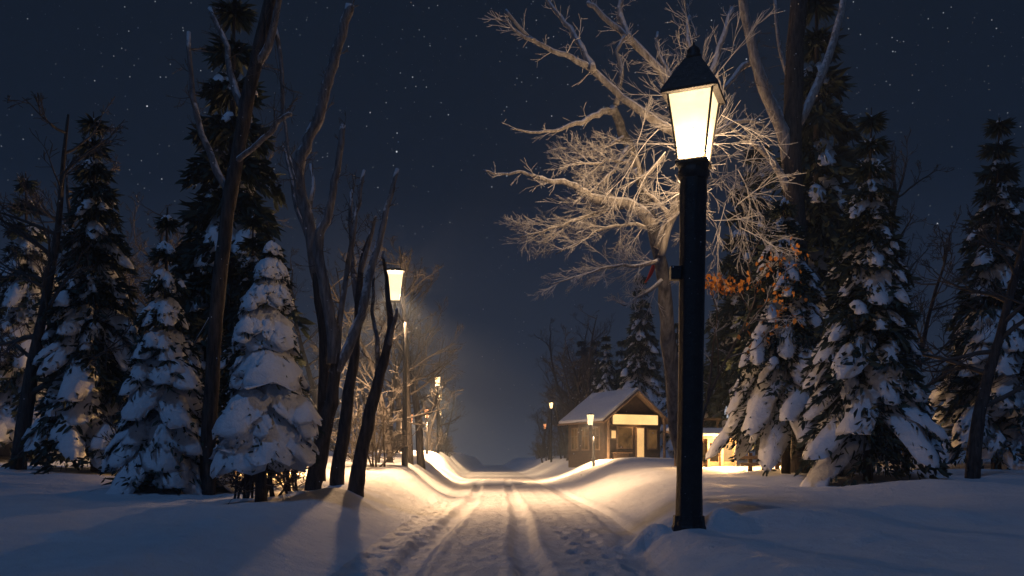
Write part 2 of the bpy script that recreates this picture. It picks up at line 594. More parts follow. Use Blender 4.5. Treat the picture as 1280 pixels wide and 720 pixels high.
# ---- the frosted tree behind the big street lamp
def frosted_tree():
    rng = random.Random(5)
    D = 12.6
    t = thing('bare_tree', W(864, 628, D), 'tall bare tree with frosted limbs lit gold, right behind the big street lamp', 'tree')
    org = t.location.copy()
    tr, lb, tw = MB(), MB(), MB()
    pts = limb(tr, [(866, 655), (862, 610), (852, 560), (843, 510), (838, 450), (832, 380), (825, 320), (812, 270), (796, 215), (779, 165), (766, 134)], D, 0.135, 0.045, -2.6, rng, 12)
    D = 10.0
    limbs = []

    def lm(pix, d0, r0, r1, dd=0.0):
        r0, r1 = r0 * 0.83, r1 * 0.83
        p = limb(lb, pix, d0, r0, r1, dd, rng, 8)
        limbs.append(p)
        return p
    lm([(815, 282), (800, 262), (780, 254), (755, 250), (735, 244), (722, 234)], D, 0.085, 0.055, -0.5)
    lm([(722, 234), (705, 226), (690, 226), (672, 220), (655, 217), (628, 218), (604, 213)], D - 0.5, 0.045, 0.012, -0.3)
    lm([(824, 310), (838, 275), (850, 235), (856, 190), (840, 163), (810, 145), (778, 122), (748, 93), (722, 76), (700, 66), (672, 54), (655, 40), (632, 12)], D, 0.085, 0.02, -0.4)
    lm([(668, 52), (650, 45), (634, 28), (617, 23)], D - 0.38, 0.03, 0.01)
    lm([(742, 88), (728, 60), (712, 38), (695, 12), (676, -8)], D - 0.3, 0.045, 0.022, 0.6)
    lm([(850, 240), (858, 200), (862, 150), (846, 125), (828, 92), (800, 62), (774, 38), (748, 14), (735, 2)], D, 0.085, 0.03, 0.3)
    lm([(790, 52), (776, 20), (780, -12)], D + 0.2, 0.05, 0.03, 0.2)
    lm([(770, 130), (776, 95), (772, 66), (780, 45)], D, 0.04, 0.02, 0.1)
    lm([(768, 138), (752, 140), (735, 148), (712, 157), (690, 165), (665, 166), (638, 161)], D, 0.05, 0.01, -0.5)
    lm([(795, 212), (800, 222), (808, 218), (820, 206), (831, 194)], D - 0.05, 0.045, 0.02, -0.3)
    lm([(800, 222), (796, 200), (788, 190)], D - 0.1, 0.035, 0.015, -0.2)
    lm([(826, 320), (836, 275), (822, 252), (806, 238)], D - 0.1, 0.05, 0.02, -0.3)
    lm([(858, 200), (880, 120), (900, 60), (915, 10)], D, 0.06, 0.03, 0.6)
    lm([(856, 215), (890, 170), (930, 150), (960, 160)], D, 0.05, 0.02, 0.6)
    lm([(846, 128), (836, 90), (824, 70), (822, 40)], D + 0.1, 0.04, 0.018, 0.3)
    lm([(858, 190), (868, 100), (860, 50), (862, 20)], D, 0.05, 0.02, 0.5)
    # frosted sprays hanging to the left
    left = Vector((-0.9, -0.15, -0.1))
    for pix, n, ln in [([(796, 256), (760, 262), (725, 272), (690, 285), (650, 297)], 26, 0.50),
                       ([(812, 285), (785, 280), (760, 283), (735, 296), (694, 318)], 22, 0.42),
                       ([(824, 325), (800, 332), (768, 332), (740, 340), (686, 356)], 22, 0.42),
                       ([(790, 205), (765, 200), (742, 205), (715, 202)], 18, 0.42),
                       ([(780, 170), (760, 182), (735, 190), (712, 185)], 16, 0.40),
                       ([(786, 185), (765, 215), (748, 230), (730, 250)], 18, 0.38),
                       ([(828, 350), (805, 368), (785, 380), (770, 378)], 10, 0.30)]:
        p = limb(lb, pix, D, 0.028, 0.006, -0.5 + rng.uniform(-.3, .4), rng, 6)
        dress(tw, rng, p, int(n * 1.0), ln, 0.006, 0.0, 2, 0.5, 5, 0.1, left * 0.7, 0.0022)
    # shorter twigs on the limbs, thick round the lantern
    for i, p in enumerate(limbs):
        L_ = sum((b - a).length for a, b in zip(p, p[1:]))
        dress(tw, rng, p, int(4 + L_ * 4), 0.26, 0.007, 0.02, 1, 0.7, 4, 0.25, None, 0.003)
    for k in range(46):          # brush of fine twigs round the crown's middle
        a = rng.uniform(0, 2 * math.pi)
        v = Vector((math.cos(a), rng.uniform(-.5, .5), math.sin(a)))
        c = W(862 + rng.gauss(0, 26), 180 + rng.gauss(0, 40), 9.6 + rng.uniform(-.5, .6))
        grow(tw, rng, c, v, rng.uniform(0.45, 0.85), 0.006, 2, 0, 0.42, 5, 3, 0.07, 0.0022)
    for k in range(24):          # right of the lantern, drooping sprays
        c = W(880 + rng.uniform(0, 60), 190 + rng.uniform(0, 100), D + rng.uniform(-.3, .9))
        grow(tw, rng, c, Vector((rng.uniform(-.2, 1), rng.uniform(-.3, .3), rng.uniform(-1, .5))), rng.uniform(0.35, 0.7), 0.0055, 2, -0.03, 0.45, 5, 3, 0.08, 0.0022)
    for m in (tr, lb, tw):
        m.v = [v - org for v in m.v]
    a = tr.build('trunk', M['bark_limb'], t)
    b = lb.build('crown', M['bark_frost'], t)
    tw.build('twigs', M['twig_frost'], t)
    return t


frosted_tree()


# ---- bare trees traced from the photo
def traced_tree(label, base, D, trunk, rt, limbs, seed, bark='bark_dark', limbmat='bark_limb', twig='twig_dark', tn=5, tl=0.4, name='bare_tree'):
    rng = random.Random(seed)
    t = thing(name, W(base[0], base[1], D), label, 'tree')
    org = t.location.copy()
    tr, lb, tw = MB(), MB(), MB()
    p0 = limb(tr, [(base[0], base[1] + 25)] + trunk, D, rt[0], rt[1], 0, rng, 12)
    for pix, r0, r1, dd in limbs:
        p = limb(lb, pix, D, r0, r1, dd, rng, 8)
        L_ = sum((b - a).length for a, b in zip(p, p[1:]))
        dress(tw, rng, p, max(2, int(L_ * tn)), tl, 0.008, 0.03, 2, 0.6, 3, 0.25, None, 0.003)
    dress(tw, rng, p0, tn, tl, 0.008, 0.03, 2, 0.6, 3, 0.5, None, 0.003)
    for m in (tr, lb, tw):
        m.v = [v - org for v in m.v]
    tr.build('trunk', M[bark], t)
    if lb.v:
        lb.build('crown', M[limbmat], t)
    tw.build('twigs', M[twig], t)
    return t


traced_tree('dark leaning trunk forking into three pale limbs, next to the snowy spruce on the left', (392, 622), 13.0,
            [(390, 622), (400, 570), (410, 520), (418, 470), (420, 440), (413, 405), (404, 360)], (0.145, 0.04),
            [([(419, 455), (414, 410), (403, 350), (398, 300), (408, 275), (416, 240), (424, 195), (429, 156)], 0.10, 0.04, -0.3),
             ([(420, 448), (428, 380), (440, 300), (448, 255), (455, 213)], 0.05, 0.025, 0.5),
             ([(417, 468), (432, 440), (452, 395), (460, 350), (470, 315), (483, 262), (497, 211)], 0.09, 0.032, 0.3)], 21, tn=3, tl=0.35)
traced_tree('straight dark trunk standing in the middle of the three leaning trunks on the left', (420, 610), 14.0,
            [(421, 610), (428, 550), (436, 490), (443, 440), (447, 390), (452, 330), (464, 290)], (0.135, 0.025),
            [([(447, 385), (440, 320), (438, 262), (440, 238)], 0.05, 0.02, 0.3),
             ([(450, 345), (462, 300), (470, 270)], 0.045, 0.02, -0.3)], 22, tn=5, tl=0.5)
traced_tree('dark trunk leaning furthest right, its top reaching the smaller street lamp on the left bank', (446, 612), 13.4,
            [(445, 612), (452, 570), (463, 515), (476, 465), (485, 430), (488, 398), (485, 362), (479, 322)], (0.135, 0.02),
            [([(470, 490), (472, 440), (466, 390), (468, 340)], 0.05, 0.02, 0.4),
             ([(484, 436), (492, 408), (496, 386)], 0.045, 0.02, -0.4)], 23, tn=4, tl=0.45)
traced_tree('bare tree with one long pale crooked limb rising behind the snowy spruce', (398, 606), 15.0,
            [(398, 606), (402, 540), (406, 470), (405, 400), (396, 340)], (0.13, 0.10),
            [([(398, 350), (388, 290), (376, 240), (374, 205), (385, 175), (398, 148), (408, 112), (416, 80), (428, 42), (438, 6)], 0.11, 0.075, -0.5),
             ([(392, 320), (372, 262), (362, 215), (354, 182)], 0.04, 0.02, 0.4),
             ([(384, 270), (392, 235), (388, 205)], 0.045, 0.02, 0.6)], 24, tn=3, tl=0.4)
traced_tree('thick dark trunk with a snow covered broken branch, at far left before the spruces', (258, 640), 12.8,
            [(258, 640), (262, 520), (270, 400), (280, 300), (294, 210), (308, 130), (324, 60), (340, -15)], (0.11, 0.09),
            [([(288, 214), (300, 198), (322, 180), (342, 160), (352, 148), (364, 143)], 0.05, 0.03, -0.3),
             ([(320, 80), (334, 62), (343, 30), (350, -10)], 0.07, 0.04, -0.2),
             ([(345, 35), (352, 90), (354, 140), (362, 190), (372, 236)], 0.035, 0.014, -0.4),
             ([(306, 140), (290, 100), (284, 60), (262, 10)], 0.06, 0.03, 0.3),
             ([(290, 250), (262, 190), (240, 120), (236, 40)], 0.06, 0.03, 0.2)], 25, tn=5, tl=0.5)
traced_tree('dark trunk at the right with a thick pale broken limb beside the lantern', (1003, 592), 21.0,
            [(1003, 592), (1001, 450), (996, 320), (990, 200), (992, 100), (1000, -15)], (0.29, 0.19),
            [([(990, 215), (978, 165), (966, 136), (956, 112), (944, 72), (935, 30), (927, -10)], 0.16, 0.11, -0.6),
             ([(946, 78), (930, 82), (916, 98), (902, 114)], 0.09, 0.045, -0.5),
             ([(991, 250), (968, 205), (940, 178), (905, 152)], 0.10, 0.04, -0.5),
             ([(994, 290), (978, 272), (960, 252)], 0.04, 0.01, -0.4),
             ([(992, 120), (975, 60), (968, -10)], 0.06, 0.035, 0.4),
             ([(994, 160), (1025, 100), (1048, 30), (1056, -10)], 0.12, 0.07, 0.3)], 26, tn=3, tl=0.6, limbmat='bark_frost')


# ---- spruces
def pad(mb, rng, base, az, L, w, droop, th, seed, rise=0.0):
    """one lobe of settled snow lying on a bough; returns its spine"""
    ca, sa = math.cos(az), math.sin(az)
    NS, NC = 9, 12
    rings = []
    spine = []
    for i in range(NS + 1):
        s = i / NS
        x = L * (0.04 + 0.96 * s)
        z = rise * math.sin(math.pi * min(1, s * 1.3)) - droop * s ** 1.7
        ww = w * (0.30 + 0.75 * math.sin(math.pi * min(1, 0.12 + 0.80 * s)) ** 0.8) * (1.0 if i < NS else 0.35)
        wig = 0.18 * w * mn.noise(Vector((s * 3, seed, 0)))
        ring = []
        for j in range(NC):
            a = 2 * math.pi * j / NC
            l = math.cos(a)
            u = math.sin(a)
            q = Vector((s * 4.0, l * 1.6 + seed * 3.1, u * 1.2))
            k = 1 + 0.55 * mn.noise(q * 1.6) + 0.3 * mn.noise(q * 4)
            lat = ww * l * k + wig
            ver = (th * u if u > 0 else 0.45 * th * u) * (1 + 0.5 * mn.noise(q * 2.3)) * (1 if i not in (0, NS) else 0.5)
            ver -= 0.75 * ww * l * l
            ring.append(base + Vector((ca * x - sa * lat, sa * x + ca * lat, z + ver)))
        rings.append(ring)
        spine.append((base + Vector((ca * x - sa * wig, sa * x + ca * wig, z)), ww))
    mb.rings(rings)
    return spine


def sprigs(mb, rng, spine, az, n, ln, under=0.03):
    ca, sa = math.cos(az), math.sin(az)
    for k in range(n):
        i = rng.randrange(1, len(spine))
        p, ww = spine[i]
        q = spine[i - 1][0].lerp(p, rng.random())
        l = rng.uniform(-1.15, 1.15)
        p = q + Vector((-sa * ww * l, ca * ww * l, -0.75 * ww * l * l - under - rng.random() * 0.04))
        d = Vector((ca * rng.uniform(0.1, 0.9) - sa * l * 0.8, sa * rng.uniform(0.1, 0.9) + ca * l * 0.8, rng.uniform(-1.1, 0.05))).normalized()
        side = d.cross(Vector((rng.gauss(0, 1), rng.gauss(0, 1), rng.gauss(0, 1)))).normalized()
        ll = ln * rng.uniform(0.5, 1.4)
        wd = ll * 0.13
        a, b = p + side * wd, p - side * wd
        m_ = p + d * ll * 0.6
        mb.quad(a, b, m_ - side * wd * 1.1, p + d * ll)
        mb.quad(b, a, m_ + side * wd * 1.1 + d.cross(side) * wd, p + d * ll)


def spruce_data(seed, h, whorls, nb=7, snow=1.0, sprig=60, ln=0.12, trunk_r=0.07, lean=0.0, fullness=1.0, drop=0.75, dead=0.0, bare=0.05, thick=0.10):
    """whorls: (height, reach) from the top down"""
    rng = random.Random(seed)
    tr, nd, sn = MB(), MB(), MB()
    pts = [Vector((lean * (i / 8) ** 2, 0, -0.25 + (h + 0.25) * i / 8)) for i in range(9)]
    tr.tube(pts, rads(9, trunk_r, 0.012), 8, 0.2)
    for wi, (z, reach) in enumerate(whorls):
        b = max(3, int(nb * (0.6 + 0.5 * min(1, reach / (h * 0.16)))))
        a0 = rng.uniform(0, 6.28)
        lk = 0.30 + 0.70 * min(1, reach / (h * 0.12))
        for k in range(b):
            az = a0 + 2 * math.pi * (k + rng.uniform(-.25, .25)) / b
            L_ = reach * rng.uniform(0.75, 1.15)
            base = Vector((lean * max(0, z / h) ** 2, 0, z + rng.uniform(-.12, .12) * reach))
            wd = fullness * reach * rng.uniform(0.26, 0.38)
            dp = reach * drop * rng.uniform(0.8, 1.25)
            target = sn if rng.random() < snow else MB()
            sp = pad(target, rng, base, az, L_, wd, dp, thick * reach + 0.02, rng.uniform(0, 50), 0.12 * reach)
            sprigs(nd, rng, sp, az, sprig, ln * lk)
            # side lobes
            for sgn in (-1, 1):
                if rng.random() < 0.7:
                    q, _ = sp[rng.randrange(3, 6)]
                    target = sn if rng.random() < snow * 0.9 else MB()
                    az2 = az + sgn * rng.uniform(0.5, 0.9)
                    sp2 = pad(target, rng, q, az2, L_ * rng.uniform(0.35, 0.55), wd * 0.6, dp * 0.5, 0.06 * reach + 0.012, rng.uniform(0, 50), 0.02)
                    sprigs(nd, rng, sp2, az2, sprig // 2, ln * lk)
            # dark boughs seen under the load
            tip = sp[-1][0] + Vector((0, 0, -0.03))
            tr.tube([base + Vector((0, 0, -0.03)), sp[4][0] + Vector((0, 0, -0.03)), tip], [trunk_r * 0.22 + 0.004, 0.008, 0.004], 4, 0, False)
        if wi == 0:
            pad(sn, rng, Vector((lean - reach * .2, 0, z - reach * 0.05)), 0, reach * 0.5, reach * 0.3, reach * 0.3, reach * 0.45, 3.3)
    # needle skirt filling the inside
    for k in range(int(sprig * len(whorls) * 2.2)):
        zi = rng.randrange(len(whorls))
        z, reach = whorls[zi]
        a = rng.uniform(0, 6.28)
        r = reach * rng.random() ** 0.7 * 0.75
        p = Vector((math.cos(a) * r + lean * (z / h) ** 2, math.sin(a) * r, z - drop * reach * (r / reach) ** 1.7 - rng.random() * 0.12))
        d = Vector((math.cos(a) * 0.7, math.sin(a) * 0.7, rng.uniform(-1, 0.2))).normalized()
        side = d.cross(wander(rng, 1)).normalized()
        ll = ln * 1.5
        nd.quad(p + side * ll * .12, p - side * ll * .12, p + d * ll * 0.6 - side * ll * .1, p + d * ll)
    # dead twigs low on the trunk
    for k in range(int(dead)):
        a = rng.uniform(0, 6.28)
        grow(tr, rng, Vector((0, 0, rng.uniform(bare * h, whorls[-1][0]))), Vector((math.cos(a), math.sin(a), -0.15)), whorls[-1][1] * rng.uniform(.5, 1.0), 0.008, 1, -0.02, 0.6, 4)
    me = []
    for m, nm, mt in ((tr, 'trunk', 'bark_dark'), (nd, 'crown', 'needles'), (sn, 'snow_load', 'snowload')):
        x = bpy.data.meshes.new(nm)
        x.from_pydata([tuple(v) for v in m.v], [], m.f)
        x.materials.append(M[mt])
        if nm != 'crown':
            x.polygons.foreach_set("use_smooth", [True] * len(x.polygons))
        me.append((nm, x))
    return me


def spruce(data, loc, rz, sc, label, group=None):
    t = thing('snowy_spruce', loc, label, 'tree', rz, group)
    t.scale = (sc, sc, sc)
    for nm, x in data:
        o = bpy.data.objects.new(nm, x)
        COL.objects.link(o)
        o.parent = t
    return t


def onground(px, d, sink=0.03):
    x = (px - VX) / F * d
    return Vector((x, d, H(x, d) - sink))


# the snow laden spruce on the left: tiers read from the photo
SP = onground(326, 11.0)
def tz(py):
    return CH - (py - VY) / F * 11.0 - SP.z
dl = spruce_data(41, tz(298), [(tz(306), 0.13), (tz(328), 0.26), (tz(358), 0.36), (tz(398), 0.45), (tz(440), 0.55), (tz(490), 0.60), (tz(532), 0.58)],
                 6, 1.0, 34, 0.08, 0.085, 0.16, 1.9, 0.82, 14, 0.05, 0.19)
spruce(dl, SP, 0.4, 1.0, 'small spruce with thick rounded tiers of snow, left of the leaning trunks')


def generic_whorls(h, n, reach, bare=0.1):
    out = []
    for i in range(n):
        s = (i + 0.4) / n
        out.append((h * (1 - s * (1 - bare)), reach * (0.03 + 0.97 * s ** 0.92)))
    return out


d_a = spruce_data(42, 6.0, generic_whorls(6.0, 12, 1.35, 0.12), 7, 0.75, 70, 0.16, 0.10, 0.05, 0.9, 0.8, 16)
d_b = spruce_data(43, 9.0, generic_whorls(9.0, 15, 1.9, 0.10), 7, 0.55, 60, 0.24, 0.13, 0.1, 0.8, 0.7, 10)
d_c = spruce_data(44, 4.2, generic_whorls(4.2, 9, 1.0, 0.08), 7, 0.85, 60, 0.12, 0.07, 0.06, 1.0, 0.75, 10)

d_r = spruce_data(45, 6.2, [(6.2 - 4.3 * ((i + .3) / 10), 1.55 * (0.12 + 0.88 * ((i + .3) / 10) ** 0.9)) for i in range(11)], 7, 0.66, 110, 0.15, 0.11, 0.05, 0.68, 0.85, 22)
d_d = spruce_data(46, 6.0, generic_whorls(6.0, 11, 1.2, 0.15), 7, 0.25, 80, 0.17, 0.10, 0.05, 0.85, 0.7, 20)
spruce(d_r, onground(982, 19.5), 2.1, 1.0, 'ragged snow hung spruce before the low lit fence on the right')
spruce(d_d, onground(925, 33), 0.7, 1.75, 'dark spruce rising behind the small lit stall on the right')
spruce(d_b, onground(802, 53), 1.9, 1.25, 'tall dark spruce standing right behind the kiosk')
spruce(d_a, onground(848, 47), 3.0, 1.25, 'snowy spruce at the right flank of the kiosk')
spruce(d_b, onground(758, 60), 4.4, 0.95, 'slim dark spruce behind the left eave of the kiosk')
spruce(d_d, onground(316, 15.0), 5.0, 0.78, 'dark spruce with little snow directly behind the small round tiered one')
spruce(d_d, onground(950, 38), 2.6, 2.3, 'tallest dark spruce in the wall of trees behind the ragged spruce', None)
spruce(d_d, onground(1022, 24.5), 4.0, 2.25, 'dark spruce beside the thick trunk with the pale limb, behind it', None)
spruce(d_d, onground(288, 17.5), 0.6, 1.62, 'very tall dark spruce rising behind the thick dark trunk on the left', None)
# beyond the photo's left and right edge: the same wood goes on
spruce(d_c, onground(205, 13.0), 1.0, 1.0, 'short snowy spruce between the thick dark trunk and the frame edge on the left', None)
spruce(d_b, onground(120, 17.5), 2.6, 0.8, 'tall snowy spruce farthest to the left')
spruce(d_b, onground(1085, 17.0), 5.2, 0.8, 'tall snowy spruce to the right of the dark trunk with pale limb')
spruce(d_b, onground(1245, 21), 0.3, 0.95, 'large spruce farthest to the right')
spruce(d_a, onground(35, 22), 3.3, 1.2, 'snowy spruce at the left frame edge behind the tall one')


# ---- generic bare trees for the wood along the road
def bare_data(seed, h, r, up=0.10, stems=1, nlimb=12, lvl=3, tmat='twig_dark'):
    rng = random.Random(seed)
    tr, cr = MB(), MB()
    for s in range(stems):
        p = Vector((rng.gauss(0, 0.12) if stems > 1 else 0, rng.gauss(0, 0.12) if stems > 1 else 0, -0.25))
        d = Vector((rng.gauss(0, 0.10), rng.gauss(0, 0.10), 1)).normalized()
        if stems > 1:
            d = Vector((rng.gauss(0, .3), rng.gauss(0, .3), 1)).normalized()
        hh = h * rng.uniform(0.7, 1.0)
        pts = [p.copy()]
        n = 9
        for i in range(n):
            d = (d + wander(rng, 0.07) + Vector((0, 0, 0.05))).normalized()
            p = p + d * (hh / n)
            pts.append(p.copy())
        tr.tube(pts, rads(n + 1, r, r * 0.15, 1.0), 7, 0.2)
        for k in range(nlimb):
            t = 0.22 + 0.76 * (k + rng.random()) / nlimb
            i = min(n - 1, int(t * n))
            a = rng.uniform(0, 6.28)
            v = Vector((math.cos(a), math.sin(a), rng.uniform(0.25, 0.9)))
            grow(cr, rng, pts[i].lerp(pts[i + 1], t * n - i), v, hh * 0.34 * (1.15 - 0.75 * t) * rng.uniform(.7, 1.2), r * 0.42 * (1.1 - 0.7 * t), lvl, up * 0.5, 0.62, 4, 3, 0.15, 0.006, 0.15, 0.55)
    out = []
    for m, nm, mt in ((tr, 'trunk', 'bark_dark'), (cr, 'crown', tmat)):
        x = bpy.data.meshes.new(nm)
        x.from_pydata([tuple(v) for v in m.v], [], m.f)
        x.materials.append(M[mt])
        x.polygons.foreach_set("use_smooth", [True] * len(x.polygons))
        out.append((nm, x))
    return out


BD = [bare_data(61, 7.5, 0.14), bare_data(62, 9.0, 0.17, 0.12), bare_data(63, 6.0, 0.10, 0.08, 1, 14), bare_data(64, 8.2, 0.15, 0.05)]
SH = [bare_data(71, 2.2, 0.03, 0.03, 7, 7, 2), bare_data(72, 1.5, 0.022, 0.02, 9, 6, 2)]


def place(data, name, loc, rz, sc, label, cat, group=None):
    t = thing(name, loc, label, cat, rz, group)
    t.scale = (sc, sc, sc)
    for nm, x in data:
        o = bpy.data.objects.new(nm if name != 'bare_shrub' else ('stems' if nm == 'trunk' else 'twigs'), x)
        COL.objects.link(o)
        o.parent = t
    return t


def treeat(i, px, d, rz, sc, label, group=None):
    return place(BD[i], 'bare_tree', onground(px, d, 0), rz, sc, label, 'tree', group)


treeat(2, 489, 25, 0.5, 1.0, 'thin bare tree just left of the smaller street lamp pole')
treeat(0, 512, 27, 1.7, 0.95, 'brown lit bare trunk just right of the smaller street lamp pole')
treeat(1, 527, 29, 2.9, 0.85, 'thickest dark trunk right of the smaller street lamp, at the foot of the bank')
rngw = random.Random(99)
for i in range(11):                     # the wood running away along the left bank
    d = 31 + i * 6.5 + rngw.uniform(-1.5, 1.5)
    x = -3.1 - rngw.uniform(0, 2.2) - i * 0.12
    treeat(rngw.randrange(4), VX + x * F / d, d, rngw.uniform(0, 6.28), rngw.uniform(0.75, 1.0), 'bare tree in the wood running away along the left bank', 'bare trees along the left bank')
for i in range(12):
    d = 26 + i * 5.0 + rngw.uniform(-2, 2)
    x = -6.5 - rngw.uniform(0, 7)
    treeat(rngw.randrange(4), VX + x * F / d, d, rngw.uniform(0, 6.28), rngw.uniform(0.8, 1.15), 'bare tree deep in the wood behind the left bank', 'bare trees deep in the left wood')
for i in range(12):
    d = 56 + i * 5.0 + rngw.uniform(-2, 2)
    x = 4.2 + rngw.uniform(0, 3.0) + i * 0.15
    treeat(rngw.randrange(4), VX + x * F / d, d, rngw.uniform(0, 6.28), rngw.uniform(0.75, 1.05), 'dim bare tree beyond the kiosk along the right of the road', 'bare trees beyond the kiosk')
for i in range(14):
    d = 30 + i * 4.0 + rngw.uniform(-2, 2)
    x = 11 + rngw.uniform(0, 12)
    treeat(rngw.randrange(4), VX + x * F / d, d, rngw.uniform(0, 6.28), rngw.uniform(0.9, 1.25), 'bare tree deep in the wood on the right', 'bare trees deep in the right wood')
for i, (px, d) in enumerate([(160, 20), (238, 24), (70, 28), (20, 17)]):
    treeat(i, px, d, i * 1.3, 1.05, ['slender bare tree at the left, between two snowy spruces', 'bare tree left of the thick dark trunk, farther back', 'tall bare tree rising behind the farthest left spruces', 'bare tree cut by the left edge of the view'][i])
for i, (px, d) in enumerate([(1060, 25), (1130, 21), (1215, 17)]):
    treeat((i + 1) % 4, px, d, i * 1.9, 1.0, ['bare tree behind the tall spruce on the right', 'bare tree standing between the two large spruces at the far right', 'bare tree before the large spruce at the right edge'][i])


for i in range(9):
    d = 60 + i * 7.0
    x = 6.6 + i * 0.45 + rngw.uniform(-.8, 1.5)
    treeat(rngw.randrange(4), VX + x * F / d, d, rngw.uniform(0, 6.28), rngw.uniform(1.3, 1.75), 'tall dim bare tree towering beyond the kiosk', 'tall bare trees beyond the kiosk')
for i in range(6):
    d = 66 + i * 8.0
    x = 8.6 + i * 0.3 + rngw.uniform(-.6, 1.2)
    spruce(d_d, onground(VX + x * F / d, d), rngw.uniform(0, 6.28), rngw.uniform(1.5, 2.1), 'dim dark spruce in the mass of trees beyond the kiosk', 'dark spruces beyond the kiosk')


def shrub(i, px, d, rz, sc, label, group=None):
    return place(SH[i], 'bare_shrub', onground(px, d, 0), rz, sc, label, 'shrub', group)


shrub(0, 345, 12.6, 0.4, 0.75, 'tangled dark shrub under the small snowy spruce, light shining through')
shrub(1, 302, 12.0, 2.0, 1.0, 'low dark shrub at the left foot of the small snowy spruce')
shrub(1, 372, 13.6, 4.0, 0.95, 'low twiggy shrub between the small spruce and the leaning trunks')
shrub(0, 470, 21, 1.1, 1.0, 'twiggy shrub lit from behind at the left of the smaller street lamp')
for i in range(9):
    d = 24 + i * 5.5
    x = -3.2 - rngw.uniform(0, 2.5)
    shrub(rngw.randrange(2), VX + x * F / d, d, rngw.uniform(0, 6), rngw.uniform(0.8, 1.3), 'bare shrub in the undergrowth along the left bank', 'bare shrubs along the left bank')
for i in range(10):
    d = 52 + i * 5.5
    x = 4.0 + rngw.uniform(0, 4)
    shrub(rngw.randrange(2), VX + x * F / d, d, rngw.uniform(0, 6), rngw.uniform(1.0, 1.7), 'bare shrub in the dark undergrowth beyond the kiosk', 'bare shrubs beyond the kiosk')
shrub(0, 1040, 20, 2.2, 1.0, 'bare shrub to the right of the low lit fence')
shrub(0, 165, 15, 3.2, 0.9, 'bare shrub between the two snowy spruces on the far left')


# ---- sapling that kept its rust coloured leaves
def sapling():
    rng = random.Random(77)
    D = 10.6
    t = thing('beech_sapling', onground(866, D), 'slender sapling with rust orange dry leaves, right of the big street lamp', 'tree')
    org = t.location.copy()
    st, tw, lf = MB(), MB(), MB()
    limb(st, [(866, 665), (868, 600), (876, 530), (895, 475), (918, 430), (938, 390), (948, 350)], D, 0.022, 0.010, 0.1, rng, 7, 0.004)
    br = []
    for pix, r0 in [([(884, 500), (892, 430), (896, 390), (884, 350)], 0.016), ([(938, 390), (925, 370), (905, 352), (880, 348)], 0.012),
                    ([(945, 362), (935, 330), (950, 300), (966, 282)], 0.012), ([(930, 415), (955, 380), (975, 345), (1000, 330)], 0.014),
                    ([(936, 398), (960, 400), (985, 395), (1005, 400)], 0.012), ([(946, 356), (975, 322), (990, 312)], 0.010),
                    ([(908, 448), (945, 435), (960, 415), (975, 410)], 0.010), ([(898, 470), (896, 420), (884, 400)], 0.01)]:
        p = limb(st, pix, D + 0.05, r0, 0.004, rng.uniform(-.35, .35), rng, 5, 0.004)
        br.append(p)
        dress(tw, rng, p, 7, 0.22, 0.005, 0.01, 1, 0.7, 4, 0.15, None, 0.0025)

    def leaf(c, s):
        d = Vector((rng.gauss(0, .5), rng.gauss(0, .5), -0.7 + rng.gauss(0, .4))).normalized()
        sd = d.cross(wander(rng, 1)).normalized()
        nn = d.cross(sd)
        a, b_, e = c, c + d * s, c + d * s * 0.5
        n = len(lf.v)
        lf.v += [a, e + sd * s * 0.3 + nn * s * 0.12, b_, e - sd * s * 0.3 + nn * s * 0.12, c + d * s * 0.22 + sd * s * .2, c + d * s * 0.22 - sd * s * .2]
        lf.f += [(n, n + 4, n + 1, n + 2), (n, n + 2, n + 3, n + 5)]
    for c0, num, sx, sy in [((902, 355), 110, 13, 6), ((965, 325), 30, 16, 10), ((972, 366), 34, 12, 10), ((975, 400), 18, 16, 10), ((950, 420), 10, 14, 12), ((890, 352), 26, 6, 6), ((995, 320), 14, 8, 16)]:
        for k in range(num):
            leaf(W(c0[0] + rng.gauss(0, sx), c0[1] + rng.gauss(0, sy), D + rng.gauss(0, 0.12)), rng.uniform(0.045, 0.09))
    for m in (st, tw, lf):
        m.v = [v - org for v in m.v]
    st.build('stem', M['bark_mid'], t)
    tw.build('twigs', M['twig_frost'], t)
    lf.build('leaves', M['leaf'], t)


sapling()

# red ribbon on the frosted tree
mb = MB()
pix = [(818, 328), (815, 338), (812, 345), (807, 353)]
pts = poly(pix, 12.35, 0.0, None, 0, 4)
rg = []
for i, p in enumerate(pts):
    s = i / (len(pts) - 1)
    w = 0.012 + 0.022 * math.sin(math.pi * min(1, 0.15 + s * 0.8))
    rg.append([p + Vector((-w, 0.01, -w * .3)), p + Vector((0, -0.016, 0)), p + Vector((w, 0.01, w * .3)), p + Vector((0, 0.02, 0))])
mb.rings(rg)
tag(mb.build('ribbon', M['ribbon']), 'red ribbon hanging at the trunk of the frosted tree, left of the street lamp', 'ribbon')


# ------------------------------------------------------------------ lamps
def lamp_light(parent, loc, power, col=(1.0, 0.63, 0.35), radius=0.07):
    l = bpy.data.lights.new('point_light', 'POINT')
    l.energy = power
    l.color = col
    l.shadow_soft_size = radius
    o = bpy.data.objects.new('point_light', l)
    COL.objects.link(o)
    o.location = loc
    o.parent = parent
    return o


def sq(a, z, rz=0.0, n=4, c=(0, 0)):
    r = a / math.sqrt(2) if n == 4 else a / 2
    return [Vector((c[0] + r * math.cos(rz + math.pi / 4 + 2 * math.pi * i / n), c[1] + r * math.sin(rz + math.pi / 4 + 2 * math.pi * i / n), z)) for i in range(n)]


